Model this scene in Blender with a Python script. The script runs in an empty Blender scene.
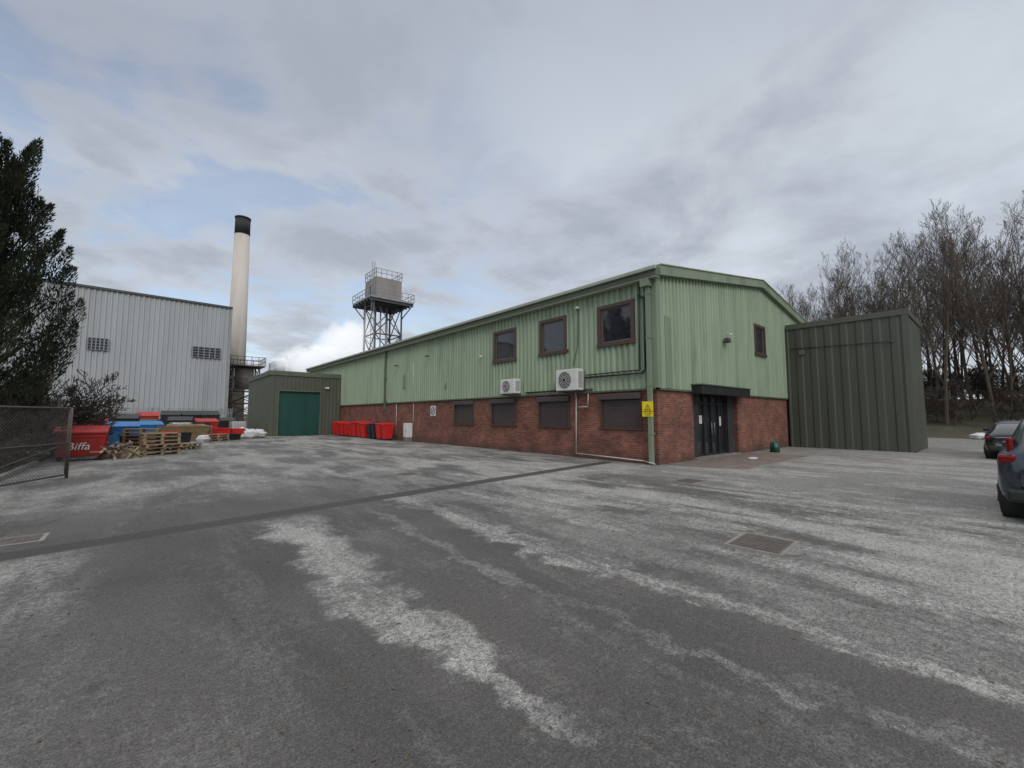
import bpy, math, random, bmesh
from mathutils import Vector, Matrix
random.seed(7)
scene=bpy.context.scene
R=math.radians
# ------------------------------------------------------------ materials
def ng(m):
    m.use_nodes=True; nt=m.node_tree; nt.nodes.clear()
    o=nt.nodes.new('ShaderNodeOutputMaterial'); b=nt.nodes.new('ShaderNodeBsdfPrincipled')
    nt.links.new(b.outputs[0],o.inputs[0]); return nt,b
class N:
    def __init__(s,nt): s.nt=nt
    def new(s,t,**k):
        n=s.nt.nodes.new(t)
        for a,v in k.items(): setattr(n,a,v)
        return n
    def put(s,sock,v):
        if isinstance(v,bpy.types.NodeSocket): s.nt.links.new(v,sock)
        elif v is not None: sock.default_value=v
    def math(s,op,a,b=None,c=None,clamp=False):
        n=s.new('ShaderNodeMath',operation=op); n.use_clamp=clamp
        s.put(n.inputs[0],a)
        if b is not None: s.put(n.inputs[1],b)
        if c is not None: s.put(n.inputs[2],c)
        return n.outputs[0]
    def mr(s,v,a,b,c=0.0,d=1.0,smooth=True):
        n=s.new('ShaderNodeMapRange'); n.interpolation_type='SMOOTHSTEP' if smooth else 'LINEAR'
        s.put(n.inputs[0],v); n.inputs[1].default_value=a;n.inputs[2].default_value=b;n.inputs[3].default_value=c;n.inputs[4].default_value=d
        return n.outputs[0]
    def noise(s,vec,scale,detail=4,rough=.55,dist=0.0):
        n=s.new('ShaderNodeTexNoise'); s.put(n.inputs['Vector'],vec)
        n.inputs['Scale'].default_value=scale;n.inputs['Detail'].default_value=detail;n.inputs['Roughness'].default_value=rough;n.inputs['Distortion'].default_value=dist
        return n.outputs[0]
    def scale(s,vec,x,y,z):
        n=s.new('ShaderNodeVectorMath',operation='MULTIPLY'); s.put(n.inputs[0],vec); n.inputs[1].default_value=(x,y,z); return n.outputs[0]
    def pos(s): return s.new('ShaderNodeNewGeometry').outputs['Position']
    def mix(s,f,a,b,blend='MIX'):
        n=s.new('ShaderNodeMix',data_type='RGBA',blend_type=blend)
        s.put(n.inputs[0],f)
        for i,v in ((6,a),(7,b)):
            if isinstance(v,tuple) and len(v)==3: v=v+(1,)
            s.put(n.inputs[i],v)
        return n.outputs[2]
    def grey(s,v):
        n=s.new('ShaderNodeCombineColor')
        for i in range(3): s.put(n.inputs[i],v)
        return n.outputs[0]
    def bump(s,h,strength,dist):
        n=s.new('ShaderNodeBump'); s.put(n.inputs['Height'],h); n.inputs['Strength'].default_value=strength; n.inputs['Distance'].default_value=dist
        return n.outputs[0]
def mat(name,col,rough=.6,var=.25,scale=3,streak=False,metal=0.0,bump=0.0,bscale=30,dirt=None,dirtamt=.5,spec=.5):
    m=bpy.data.materials.new(name); nt,b=ng(m); h=N(nt)
    p=h.pos()
    v=h.scale(p,1,1,.12) if streak else p
    n1=h.noise(v,scale,4,.6)
    f=h.mr(n1,.25,.75,1-var,1+var,False)
    c=h.mix(1.0,tuple(col),h.grey(f),'MULTIPLY')
    if dirt:
        n2=h.noise(v,scale*.6,5,.7,.4)
        c=h.mix(h.mr(n2,.45,.75,0,dirtamt),c,tuple(dirt))
    nt.links.new(c,b.inputs['Base Color'])
    nt.links.new(h.mr(n1,.3,.7,max(.03,rough-.1),min(1,rough+.1),False),b.inputs['Roughness'])
    b.inputs['Metallic'].default_value=metal
    b.inputs['Specular IOR Level'].default_value=spec
    if bump: nt.links.new(h.bump(h.noise(p,bscale,3),bump,.02),b.inputs['Normal'])
    return m
M={}
M['clad']=mat('green_cladding',(.285,.36,.250),.5,.12,2.2,True,dirt=(.16,.195,.13),dirtamt=.65)
M['cladtrim']=mat('green_trim',(.19,.24,.165),.5,.15,2,True,dirt=(.10,.11,.07),dirtamt=.5)
M['fascia']=mat('fascia_green',(.09,.11,.075),.5,.2,2)
M['eave']=mat('eave_soffit',(.32,.36,.27),.6,.15,2)
M['olive']=mat('olive_cladding',(.060,.066,.049),.45,.12,1.5,True,dirt=(.080,.082,.064),dirtamt=.5)
M['olive2']=mat('olive_cladding_b',(.075,.081,.060),.5,.12,1.5,True,dirt=(.11,.11,.085),dirtamt=.4)
M['teal']=mat('roller_door_green',(.006,.062,.050),.5,.15,2,True)
M['roof']=mat('roof_sheet',(.13,.15,.125),.6,.2,1)
M['brown']=mat('brown_frame',(.070,.042,.032),.45,.15,4)
M['sash']=mat('sash_grey_brown',(.13,.105,.09),.45,.15,4)
M['shutter']=mat('brown_shutter',(.070,.052,.050),.45,.12,3)
M['black']=mat('black_plastic',(.018,.018,.019),.4,.2,5)
M['cable']=mat('black_cable',(.02,.021,.023),.5,.2,5)
M['rubber']=mat('rubber',(.02,.02,.02),.8,.2,5)
M['white']=mat('white_paint',(.62,.62,.59),.5,.08,3,dirt=(.35,.33,.28),dirtamt=.35)
M['whpipe']=mat('pale_pipe',(.45,.44,.41),.5,.15,3)
M['grill']=mat('fan_grille',(.06,.06,.06),.5,.1,3)
M['steel']=mat('galvanised_steel',(.27,.28,.285),.5,.2,2,metal=.3)
M['rust']=mat('rusty_steel',(.12,.085,.065),.8,.35,2)
M['dsteel']=mat('dark_steel',(.06,.062,.066),.55,.25,3)
M['tank']=mat('tank_panels',(.26,.235,.22),.7,.2,1,True,dirt=(.14,.12,.11),dirtamt=.6)
M['chim']=mat('chimney_concrete',(.50,.455,.41),.75,.10,.5,True,dirt=(.33,.29,.255),dirtamt=.6)
M['soot']=mat('chimney_soot',(.018,.018,.018),.8,.3,1)
M['whclad']=mat('grey_cladding',(.37,.385,.395),.5,.10,.8,True,dirt=(.26,.27,.27),dirtamt=.5)
M['red']=mat('red_plastic',(.50,.016,.014),.4,.15,4)
M['redp']=mat('red_painted_steel',(.36,.018,.016),.45,.25,3,dirt=(.13,.05,.035),dirtamt=.5)
M['blue']=mat('blue_plastic',(.03,.15,.38),.4,.15,4)
M['greenp']=mat('green_plastic',(.012,.07,.045),.4,.2,4)
M['yellowb']=mat('ochre_steel',(.15,.10,.045),.6,.3,3)
M['wood']=mat('pallet_wood',(.25,.18,.115),.8,.4,5)
M['board']=mat('cardboard',(.30,.23,.16),.85,.25,3)
M['bag']=mat('white_sack',(.50,.50,.51),.7,.15,4,bump=.4,bscale=12)
M['yellow']=mat('yellow_sign_paint',(.80,.60,.02),.4,.05,4)
M['signblk']=mat('sign_black',(.02,.02,.02),.4,.05,4)
M['bark']=mat('bark',(.082,.063,.048),.9,.35,1)
M['barkd']=mat('shrub_bark',(.060,.045,.034),.9,.35,1)
M['grass']=mat('rough_grass',(.055,.050,.030),.95,.4,1.2,dirt=(.065,.048,.033),dirtamt=.95,bump=.8,bscale=8)
M['soil']=mat('soil',(.05,.045,.03),.95,.4,3,dirt=(.04,.055,.02),dirtamt=.7,bump=.8,bscale=12)
M['kerb']=mat('kerb_concrete',(.20,.195,.18),.85,.3,4)
M['iron']=mat('cast_iron',(.085,.070,.060),.75,.35,8,dirt=(.13,.115,.10),dirtamt=.8,bump=.6,bscale=60)
M['conc']=mat('dull_concrete',(.20,.19,.175),.9,.25,2,bump=.3,dirt=(.11,.105,.10),dirtamt=.8)
M['leaf']=mat('dead_leaves',(.10,.07,.045),.9,.5,20)
M['lead']=mat('steel_mesh',(.07,.066,.06),.6,.2,4)
M['tail']=mat('tail_lamp_red',(.14,.005,.007),.15,.1,4)
M['plate']=mat('yellow_plate',(.55,.42,.05),.4,.05,4)
M['wall']=mat('grey_works_wall',(.20,.22,.24),.6,.15,.6,True)
def glassmat(name,col,rough):
    m=bpy.data.materials.new(name); nt,b=ng(m); h=N(nt)
    n=h.noise(h.pos(),1.3,3)
    nt.links.new(h.mix(h.mr(n,.35,.65),tuple(col),tuple(c*1.8 for c in col)),b.inputs['Base Color'])
    b.inputs['Roughness'].default_value=rough; b.inputs['Specular IOR Level'].default_value=.9
    nt.links.new(h.bump(h.noise(h.pos(),.9,1),.12,.05),b.inputs['Normal'])
    return m
M['glass']=glassmat('window_glass',(.018,.02,.024),.04)
M['cglass']=glassmat('car_glass',(.012,.013,.015),.03)
def carpaint(name,col):
    m=bpy.data.materials.new(name); nt,b=ng(m); h=N(nt)
    n=h.noise(h.pos(),400,1)
    nt.links.new(h.mix(h.mr(n,.4,.6),tuple(col),tuple(c*1.25 for c in col)),b.inputs['Base Color'])
    b.inputs['Metallic'].default_value=.4; b.inputs['Roughness'].default_value=.32
    b.inputs['Coat Weight'].default_value=1; b.inputs['Coat Roughness'].default_value=.05
    return m
M['pblue']=carpaint('car_paint_blue_grey',(.026,.036,.050)); M['pblack']=carpaint('car_paint_black',(.012,.012,.014))
def foliage():
    m=bpy.data.materials.new('conifer_foliage'); nt,b=ng(m); h=N(nt)
    n=h.noise(h.pos(),1.6,3,.6)
    c=h.mix(h.mr(n,.35,.7),(.014,.021,.012),(.046,.058,.028))
    nt.links.new(c,b.inputs['Base Color']); b.inputs['Roughness'].default_value=.8; b.inputs['Specular IOR Level'].default_value=.2
    return m
M['fol']=foliage()
def brick():
    m=bpy.data.materials.new('red_brick'); nt,b=ng(m); h=N(nt)
    p=h.pos(); s=h.new('ShaderNodeSeparateXYZ'); h.put(s.inputs[0],p)
    c=h.new('ShaderNodeCombineXYZ'); h.put(c.inputs[0],h.math('ADD',s.outputs[0],s.outputs[1])); h.put(c.inputs[1],s.outputs[2])
    t=h.new('ShaderNodeTexBrick'); h.put(t.inputs['Vector'],c.outputs[0])
    t.inputs['Scale'].default_value=1; t.inputs['Brick Width'].default_value=.225; t.inputs['Row Height'].default_value=.075
    t.inputs['Mortar Size'].default_value=.007; t.inputs['Mortar Smooth'].default_value=.2; t.inputs['Bias'].default_value=0
    t.inputs['Color1'].default_value=(.245,.080,.046,1); t.inputs['Color2'].default_value=(.110,.042,.030,1); t.inputs['Mortar'].default_value=(.19,.14,.115,1)
    n=h.noise(p,1.2,4,.6)
    col=h.mix(1,t.outputs[0],h.grey(h.mr(n,.3,.7,.62,1.3,False)),'MULTIPLY')
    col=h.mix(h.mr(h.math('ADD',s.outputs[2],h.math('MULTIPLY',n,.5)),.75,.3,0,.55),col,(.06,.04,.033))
    nt.links.new(col,b.inputs['Base Color']); b.inputs['Roughness'].default_value=.88
    nt.links.new(h.bump(h.math('SUBTRACT',1,t.outputs[1]),.5,.006),b.inputs['Normal'])
    return m
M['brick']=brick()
def paver():
    m=bpy.data.materials.new('block_paving'); nt,b=ng(m); h=N(nt)
    p=h.pos()
    t=h.new('ShaderNodeTexBrick'); h.put(t.inputs['Vector'],p)
    t.inputs['Scale'].default_value=1; t.inputs['Brick Width'].default_value=.2; t.inputs['Row Height'].default_value=.1
    t.inputs['Mortar Size'].default_value=.006
    t.inputs['Color1'].default_value=(.20,.14,.11,1); t.inputs['Color2'].default_value=(.135,.10,.085,1); t.inputs['Mortar'].default_value=(.05,.045,.04,1)
    n=h.noise(p,1.5,4,.65)
    col=h.mix(h.mr(n,.4,.7,0,.6),t.outputs[0],(.20,.185,.165))
    nt.links.new(col,b.inputs['Base Color']); b.inputs['Roughness'].default_value=.85
    nt.links.new(h.bump(h.math('SUBTRACT',1,t.outputs[1]),.5,.005),b.inputs['Normal'])
    return m
M['paver']=paver()
def asphalt():
    m=bpy.data.materials.new('asphalt_yard'); nt,b=ng(m); h=N(nt)
    p=h.pos(); s=h.new('ShaderNodeSeparateXYZ'); h.put(s.inputs[0],p); X,Y=s.outputs[0],s.outputs[1]
    wob=h.noise(h.scale(p,.5,.35,1),1.0,2,.6)
    wob2=h.noise(p,2.5,4,.65)
    xw=h.math('ADD',X,h.math('ADD',h.math('MULTIPLY',h.math('SUBTRACT',wob,.5),1.3),h.math('MULTIPLY',h.math('SUBTRACT',wob2,.5),.8)))
    yw=h.math('ADD',Y,h.math('MULTIPLY',h.math('SUBTRACT',wob2,.5),1.5))
    st=h.noise(h.scale(p,1.7,.34,1),1.0,6,.70,.3)
    blot=h.noise(h.scale(p,.45,.3,1),1.0,4,.6,.5)
    frag=h.noise(p,9,4,.75)
    stf=h.math('ADD',h.math('MULTIPLY',st,.64),h.math('MULTIPLY',frag,.36))
    dz=h.math('MULTIPLY',h.mr(xw,-9.2,-5.5,.30,1),h.mr(xw,30,9,.25,1))
    dz=h.math('MULTIPLY',dz,h.mr(xw,-9.4,-8.8))
    dust=h.math('MULTIPLY',dz,h.mr(h.math('ADD',h.math('MULTIPLY',stf,.6),h.math('MULTIPLY',blot,.4)),.43,.56,.08,1))
    near=h.math('MULTIPLY',h.mr(xw,-4.5,-1.5,0,.5),h.mr(Y,1.2,.6))
    far=h.math('MULTIPLY',h.mr(yw,1.5,5,0,1),h.mr(h.math('ADD',h.math('MULTIPLY',blot,.5),h.math('MULTIPLY',stf,.5)),.43,.58,.15,.8))
    def band(x0,w0,w1,y0,y1,f=.8,slope=0.0,lo=.2,thr=(.42,.54)):
        cx=h.math('SUBTRACT',h.math('SUBTRACT',xw,h.math('MULTIPLY',Y,slope)),x0)
        wy=h.mr(Y,y0,y1,w0,w1,False)
        q=h.math('DIVIDE',h.math('ABSOLUTE',cx),wy)
        a=h.mr(q,1.0,.35)
        a=h.math('MULTIPLY',a,h.mr(yw,y0,y0+1.2)); a=h.math('MULTIPLY',a,h.mr(yw,y1,y1-.8))
        return h.math('MULTIPLY',h.math('MULTIPLY',a,f),h.mr(stf,thr[0],thr[1],lo,1))
    L=h.math('MAXIMUM',dust,far); L=h.math('MAXIMUM',L,near)
    for bnd in ((-11.15,.14,.55,-6.3,.3,.9,.0,.30,(.40,.53)),(-8.95,.20,.34,-11,1.0,.85,0,.25),(-13.9,.8,.8,-3.2,.2,.75,0),(-9.9,.10,.14,-9,0,.35,0),(-7.4,.45,.5,-11,1,.8,0,.3),(-5.7,.3,.4,-9,1,.85,0,.4)):
        L=h.math('MAXIMUM',L,band(*bnd))
    L=h.math('ADD',L,h.mr(stf,.48,.66,0,.22),clamp=True)
    fine=h.noise(p,75,2,.8); med=h.noise(p,24,3,.75)
    ty=h.math('SUBTRACT',Y,h.math('ADD',h.math('MULTIPLY',X,.118),1.72))
    tyw=h.math('ADD',ty,h.math('MULTIPLY',h.math('SUBTRACT',frag,.5),.16))
    tr=h.math('MULTIPLY',h.mr(h.math('ABSOLUTE',tyw),.24,.19),h.mr(X,-.4,-.6))
    L=h.math('MULTIPLY',L,h.math('SUBTRACT',1,h.math('MULTIPLY',tr,.9)))
    v=h.new('ShaderNodeTexVoronoi'); h.put(v.inputs['Vector'],p); v.inputs['Scale'].default_value=70
    chips=h.mr(v.outputs['Distance'],.10,.32,1,0)
    dark=h.mix(h.mr(blot,.35,.65),(.061,.057,.054),(.086,.080,.075))
    light=h.mix(h.mr(wob2,.3,.7),(.235,.228,.215),(.33,.322,.305))
    Lr=h.math('MULTIPLY',L,h.mr(h.math('ADD',h.math('MULTIPLY',med,.6),h.math('MULTIPLY',fine,.4)),.38,.56,.35,1.1),clamp=True)
    col=h.mix(Lr,dark,light)
    col=h.mix(h.math('MULTIPLY',tr,.75),col,(.040,.038,.037))
    col=h.mix(1,col,h.grey(h.mr(fine,.32,.68,.55,1.45,False)),'MULTIPLY')
    col=h.mix(1,col,h.grey(h.mr(med,.32,.68,.80,1.20,False)),'MULTIPLY')
    vcol=h.new('ShaderNodeSeparateColor'); h.put(vcol.inputs[0],v.outputs['Color'])
    col=h.mix(h.math('MULTIPLY',h.math('MULTIPLY',chips,h.mr(vcol.outputs[0],.7,.85)),.7),col,(.22,.21,.197))
    oil=h.mr(wob2,.66,.74,0,.4)
    col=h.mix(oil,col,(.035,.033,.033))
    nt.links.new(col,b.inputs['Base Color'])
    nt.links.new(h.mr(L,0,1,.74,.92,False),b.inputs['Roughness']); b.inputs['Specular IOR Level'].default_value=.3
    hgt=h.math('ADD',h.math('MULTIPLY',fine,.7),h.math('MULTIPLY',chips,.5))
    nt.links.new(h.bump(hgt,.6,.008),b.inputs['Normal'])
    return m
M['asphalt']=asphalt()
# ------------------------------------------------------------ geometry helpers
def link(o,parent=None):
    scene.collection.objects.link(o)
    if parent: o.parent=parent
    return o
def grp(name,loc=(0,0,0),rz=0):
    e=bpy.data.objects.new(name,None); e.location=loc; e.rotation_euler=(0,0,rz); e.empty_display_size=.3; return link(e)
def mesh(name,verts,faces,mats,parent=None,mi=None,smooth=False):
    me=bpy.data.meshes.new(name); me.from_pydata(verts,[],faces)
    for k in (mats if isinstance(mats,(list,tuple)) else [mats]): me.materials.append(M[k])
    if mi: me.polygons.foreach_set('material_index',mi)
    if smooth: me.polygons.foreach_set('use_smooth',[True]*len(me.polygons))
    me.update(); o=bpy.data.objects.new(name,me); return link(o,parent)
BF=[(0,3,2,1),(4,5,6,7),(0,1,5,4),(1,2,6,5),(2,3,7,6),(3,0,4,7)]
def bv(x0,x1,y0,y1,z0,z1): return [(x0,y0,z0),(x1,y0,z0),(x1,y1,z0),(x0,y1,z0),(x0,y0,z1),(x1,y0,z1),(x1,y1,z1),(x0,y1,z1)]
def box(p,name,x0,x1,y0,y1,z0,z1,m,bevel=0):
    o=mesh(name,bv(x0,x1,y0,y1,z0,z1),BF,m,p)
    if bevel:
        b=o.modifiers.new('b','BEVEL'); b.width=bevel; b.segments=2
    return o
def boxes(p,name,lst,m):
    v=[];f=[]
    for q in lst:
        k=len(v); v+=bv(*q); f+=[tuple(i+k for i in t) for t in BF]
    return mesh(name,v,f,m,p)
def tubes(p,name,segs,m,sides=8,smooth=True):
    v=[];f=[]
    for a,b,ra,rb in segs:
        a=Vector(a);b=Vector(b);d=(b-a)
        if d.length<1e-6: continue
        d.normalize(); u=d.orthogonal().normalized(); w=d.cross(u); k=len(v)
        for c,r in ((a,ra),(b,rb)):
            for i in range(sides):
                t=2*math.pi*i/sides; v.append(tuple(c+u*(r*math.cos(t))+w*(r*math.sin(t))))
        for i in range(sides):
            j=(i+1)%sides; f.append((k+i,k+j,k+sides+j,k+sides+i))
        if sides>4:
            f.append(tuple(k+i for i in reversed(range(sides)))); f.append(tuple(k+sides+i for i in range(sides)))
    o=mesh(name,v,f,m,p)
    if smooth:
        for pl in o.data.polygons:
            if len(pl.vertices)==4: pl.use_smooth=True
    return o
def path(p,name,pts,r,m,sides=8):
    return tubes(p,name,[(pts[i],pts[i+1],r,r) for i in range(len(pts)-1)],m,sides)
def panel(p,name,axis,c,u0,u1,z0,z1,m,out=-1,pitch=None,depth=.035,holes=(),reveal=.12,revm=None):
    Z0=z0 if callable(z0) else (lambda u:z0); Z1=z1 if callable(z1) else (lambda u:z1)
    pts=[]
    if pitch:
        n=int(math.ceil((u1-u0)/pitch))
        for i in range(n):
            b=u0+i*pitch
            for fr,dd in ((0,0),(.42,0),(.52,1),(.88,1),(.98,0)): pts.append((b+fr*pitch,dd*depth))
    else: pts=[(u0,0)]
    pts=[q for q in pts if q[0]<u1-1e-4]
    def off(u):
        if not pitch: return 0
        fr=((u-u0)/pitch)%1
        if fr<.42: return 0
        if fr<.52: return depth*(fr-.42)/.1
        if fr<.88: return depth
        if fr<.98: return depth*(1-(fr-.88)/.1)
        return 0
    us=[q[0] for q in pts]+[u1]
    for hh in holes: us+=[hh[0],hh[1]]
    if callable(z1) and u0<9.35<u1: us.append(9.35)
    us=sorted(set(round(u,5) for u in us))
    v=[];f=[]
    def P(u,o,z): return (c+out*o,u,z) if axis==0 else (u,c+out*o,z)
    for a,b in zip(us[:-1],us[1:]):
        if b-a<1e-5: continue
        oa=off(a+1e-5); ob=off(b-1e-5); mid=(a+b)/2
        hs=sorted([hh for hh in holes if hh[0]-1e-4<=mid<=hh[1]+1e-4],key=lambda q:q[2])
        spans=[];za,zb=Z0(a),Z0(b)
        for hh in hs:
            if hh[2]>max(za,zb)+1e-4: spans.append((za,zb,hh[2],hh[2]))
            za=zb=hh[3]
        spans.append((za,zb,Z1(a),Z1(b)))
        for s0,s1,s2,s3 in spans:
            k=len(v); v+=[P(a,oa,s0),P(b,ob,s1),P(b,ob,s3),P(a,oa,s2)]
            f.append((k,k+1,k+2,k+3) if (out<0)==(axis==1) else (k+3,k+2,k+1,k))
    o=mesh(name,v,f,m,p)
    rv=[];rf=[]
    for (a,b,za,zb) in [h_[:4] for h_ in holes]:
        for (q0,q1) in (((a,za),(b,za)),((b,za),(b,zb)),((b,zb),(a,zb)),((a,zb),(a,za))):
            k=len(rv)
            rv+=[P(q0[0],depth if pitch else 0,q0[1]),P(q1[0],depth if pitch else 0,q1[1]),P(q1[0],-reveal,q1[1]),P(q0[0],-reveal,q0[1])]; rf.append((k,k+1,k+2,k+3))
    if rv: mesh(name+'_reveals',rv,rf,revm or m,p)
    return o
def text(p,name,body,size,loc,rot,m,ext=.002,align='CENTER',shear=0):
    t=bpy.data.curves.new(name,'FONT'); t.body=body; t.size=size; t.extrude=ext; t.align_x=align; t.shear=shear; t.materials.append(M[m])
    o=bpy.data.objects.new(name,t); o.location=loc; o.rotation_euler=rot; return link(o,p)
# ------------------------------------------------------------ ground
def nz(x,y): return math.sin(x*.31+y*.17)*.5+math.sin(x*.13-y*.41+2)*.5
def tz(x,y):
    d=max(0,x-33-1.5*math.sin(y*.2)); z=-.01
    if d>0: z+=min(3.2,d*.22)+ .15*nz(x*2,y*2)*min(1,d/3)
    return z
xs=[-600,-300,-150,-80,-40,-10,20]+[28+i*1.5 for i in range(30)]+[90,140,300,600]
ys=[-600,-300,-150,-80]+[-60+i*2.5 for i in range(52)]+[90,150,300,600]
v=[(x,y,tz(x,y)) for x in xs for y in ys]; ny=len(ys)
f=[(i*ny+j,(i+1)*ny+j,(i+1)*ny+j+1,i*ny+j+1) for i in range(len(xs)-1) for j in range(ny-1)]
mesh('ground',v,f,'grass',smooth=True)
mesh('asphalt_yard',[(-60,-50,0),(32,-50,0),(32,75,0),(-60,75,0)],[(0,1,2,3)],'asphalt')
g=grp('block_paving')
mesh('paving_blocks',[(.35,-.02,.008),(.35,-1.0,.006),(.9,-2.3,.006),(7.6,-2.3,.006),(7.6,-.02,.008)],[(0,1,2,3,4)],'paver',g)
mesh('worn_concrete_apron',[(7.6,-.02,.004),(7.6,-2.1,.004),(8.6,-2.6,.004),(12.65,-2.2,.004),(12.65,-.02,.004)],[(0,1,2,3,4)],'conc',g)
boxes(g,'edging_kerb',[(.9,7.6,-2.4,-2.3,-.05,.012)],'kerb')
g=grp('planted_verge')
box(g,'verge_soil',-30,-15.55,4.5,40,-.1,.10,'soil'); 
boxes(g,'verge_kerb',[(-15.55,-15.42,4.4,13.5,-.1,.12),(-30,-15.42,4.3,4.4,-.1,.12)],'kerb')
def manhole(name,x,y,w,d,rz=0):
    g=grp(name,(x,y,0),rz)
    box(g,'frame',-w/2,w/2,-d/2,d/2,-.05,.004,'conc'); 
    box(g,'cover',-w/2+.05,w/2-.05,-d/2+.05,d/2-.05,-.04,.008,'iron')
    boxes(g,'tread_bars',[(-w/2+.08+i*.07,-w/2+.11+i*.07,-d/2+.08,d/2-.08,.0,.012) for i in range(int((w-.15)/.07))],'iron')
manhole('manhole_cover',-6.8,-5.36,.8,.65,.06); manhole('manhole_cover',-2.54,-2.3,.75,.6,-.04); manhole('manhole_cover',-7.23,3.39,.6,.6)
manhole('manhole_cover',-13.95,.95,.5,.5)
# ------------------------------------------------------------ main building
EZ=6.45; RX=9.35; W=18.7; LN=40.0; S=.155
def gz(u): return EZ+S*(u if u<RX else W-u)
wins=[(.78,2.28,4.18,5.66),(3.92,5.42,4.18,5.66),(7.02,8.62,4.18,5.66)]
shut=[(.6,2.3,1.19,2.40),(3.84,5.6,1.19,2.40),(7.1,8.9,1.19,2.40),(10.4,12.2,1.19,2.40)]
B=grp('industrial_unit')
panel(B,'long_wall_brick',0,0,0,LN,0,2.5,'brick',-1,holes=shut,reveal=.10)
panel(B,'long_wall_cladding',0,-.03,0,LN,2.52,6.3,'clad',-1,pitch=.25,depth=.055,holes=wins,reveal=.06,revm='brown')
ent=(2.45,6.4,0,2.5)
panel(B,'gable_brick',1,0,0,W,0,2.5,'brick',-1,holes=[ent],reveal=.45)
gwin=(8.45,9.75,4.45,5.88)
panel(B,'gable_cladding',1,-.03,0,W,2.52,lambda u:gz(u)-.05,'clad',-1,pitch=.25,depth=.055,holes=[gwin],reveal=.06,revm='brown')
panel(B,'rear_wall',1,LN,0,W,0,lambda u:gz(u)-.05,'clad',1)
panel(B,'side_wall',0,W,0,LN,0,6.4,'clad',1)
boxes(B,'drip_flashing',[(-.10,.0,-.10,LN,2.47,2.53),(-.10,W,-.10,.0,2.468,2.528)],'fascia')
def roofslab(name,xa,xb,za,zb,t=.10):
    y0,y1=-.22,LN+.15
    mesh(name,[(xa,y0,za),(xb,y0,zb),(xb,y1,zb),(xa,y1,za),(xa,y0,za+t),(xb,y0,zb+t),(xb,y1,zb+t),(xa,y1,za+t)],BF,'roof',B)
roofslab('roof_left',-.32,RX,EZ-.05,gz(RX)+.01); roofslab('roof_right',RX,W+.3,gz(RX)+.01,EZ-.05)
def sl(name,xa,xb,za,zb,y0,y1,h,m):
    mesh(name,[(xa,y0,za),(xb,y0,zb),(xb,y1,zb),(xa,y1,za),(xa,y0,za+h),(xb,y0,zb+h),(xb,y1,zb+h),(xa,y1,za+h)],BF,m,B)
sl('verge_trim_left',-.05,RX,EZ-.15,gz(RX)-.14,-.26,-.09,.34,'cladtrim'); sl('verge_trim_right',RX,W+.3,gz(RX)-.14,EZ-.19,-.26,-.09,.34,'cladtrim')
sl('verge_cap_left',-.05,RX,EZ+.192,gz(RX)+.202,-.30,-.08,.035,'eave'); sl('verge_cap_right',RX,W+.3,gz(RX)+.202,EZ+.152,-.30,-.08,.035,'eave')
box(B,'eaves_fascia',-.36,-.09,-.27,LN+.1,6.22,6.50,'fascia',.02)
box(B,'eaves_gutter',-.46,-.365,-.30,LN+.1,6.42,6.55,'eave',.02)
box(B,'eaves_soffit',-.36,-.09,-.25,LN+.1,6.19,6.216,'eave')
boxes(B,'corner_trim',[(-.088,.16,-.098,-.086,2.535,6.28),(-.102,-.087,-.098,.14,2.535,6.20)],'cladtrim')
boxes(B,'gable_dark_panel',[(.42,.80,-.11,-.088,2.54,5.0)],'cladtrim')
def down(name,y,z0,zt,m,w=.055):
    boxes(B,name,[(-.24,-.24+2*w,y-w,y+w,z0,zt)],m)
    boxes(B,name+'_brackets',[(-.25,-.05,y-w-.02,y+w+.02,z,z+.04) for z in (1,2.6,4.2,5.7) if z>z0],m)
down('corner_downpipe',.16,.03,6.2,'cladtrim',.065)
down('rear_downpipe',20.9,2.0,6.2,'fascia')
box(B,'downpipe_hopper',-.36,-.09,0.02,.34,5.95,6.18,'cladtrim')
def window(y0,y1,z0,z1,name,axis=0):
    def bx(n,u0,u1,d0,d1,za,zb,m,bev=0):
        if axis==0: box(B,n,d0,d1,u0,u1,za,zb,m,bev)
        else: box(B,n,u0,u1,d0,d1,za,zb,m,bev)
    t=.10; o0,o1=-.12,.02
    bx(name+'_frame_top',y0-.04,y1+.04,o0,o1,z1-t,z1+.03,'brown'); bx(name+'_frame_bottom',y0-.07,y1+.07,o0-.03,o1,z0-.04,z0+t,'brown')
    bx(name+'_frame_l',y0-.04,y0+t,o0,o1,z0+t,z1-t,'brown'); bx(name+'_frame_r',y1-t,y1+.04,o0,o1,z0+t,z1-t,'brown')
    s=.05
    bx(name+'_sash_t',y0+t,y1-t,-.06,.02,z1-t-s,z1-t-.002,'sash'); bx(name+'_sash_b',y0+t,y1-t,-.06,.02,z0+t+.002,z0+t+s,'sash')
    bx(name+'_sash_l',y0+t+.002,y0+t+s,-.058,.02,z0+t+s,z1-t-s,'sash'); bx(name+'_sash_r',y1-t-s,y1-t-.002,-.058,.02,z0+t+s,z1-t-s,'sash')
    bx(name+'_glass',y0+t,y1-t,-.03,-.015,z0+t,z1-t,'glass')
for i,w in enumerate(wins): window(*w,f'window_{i+1}')
window(*gwin,'gable_window',axis=1)
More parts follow.
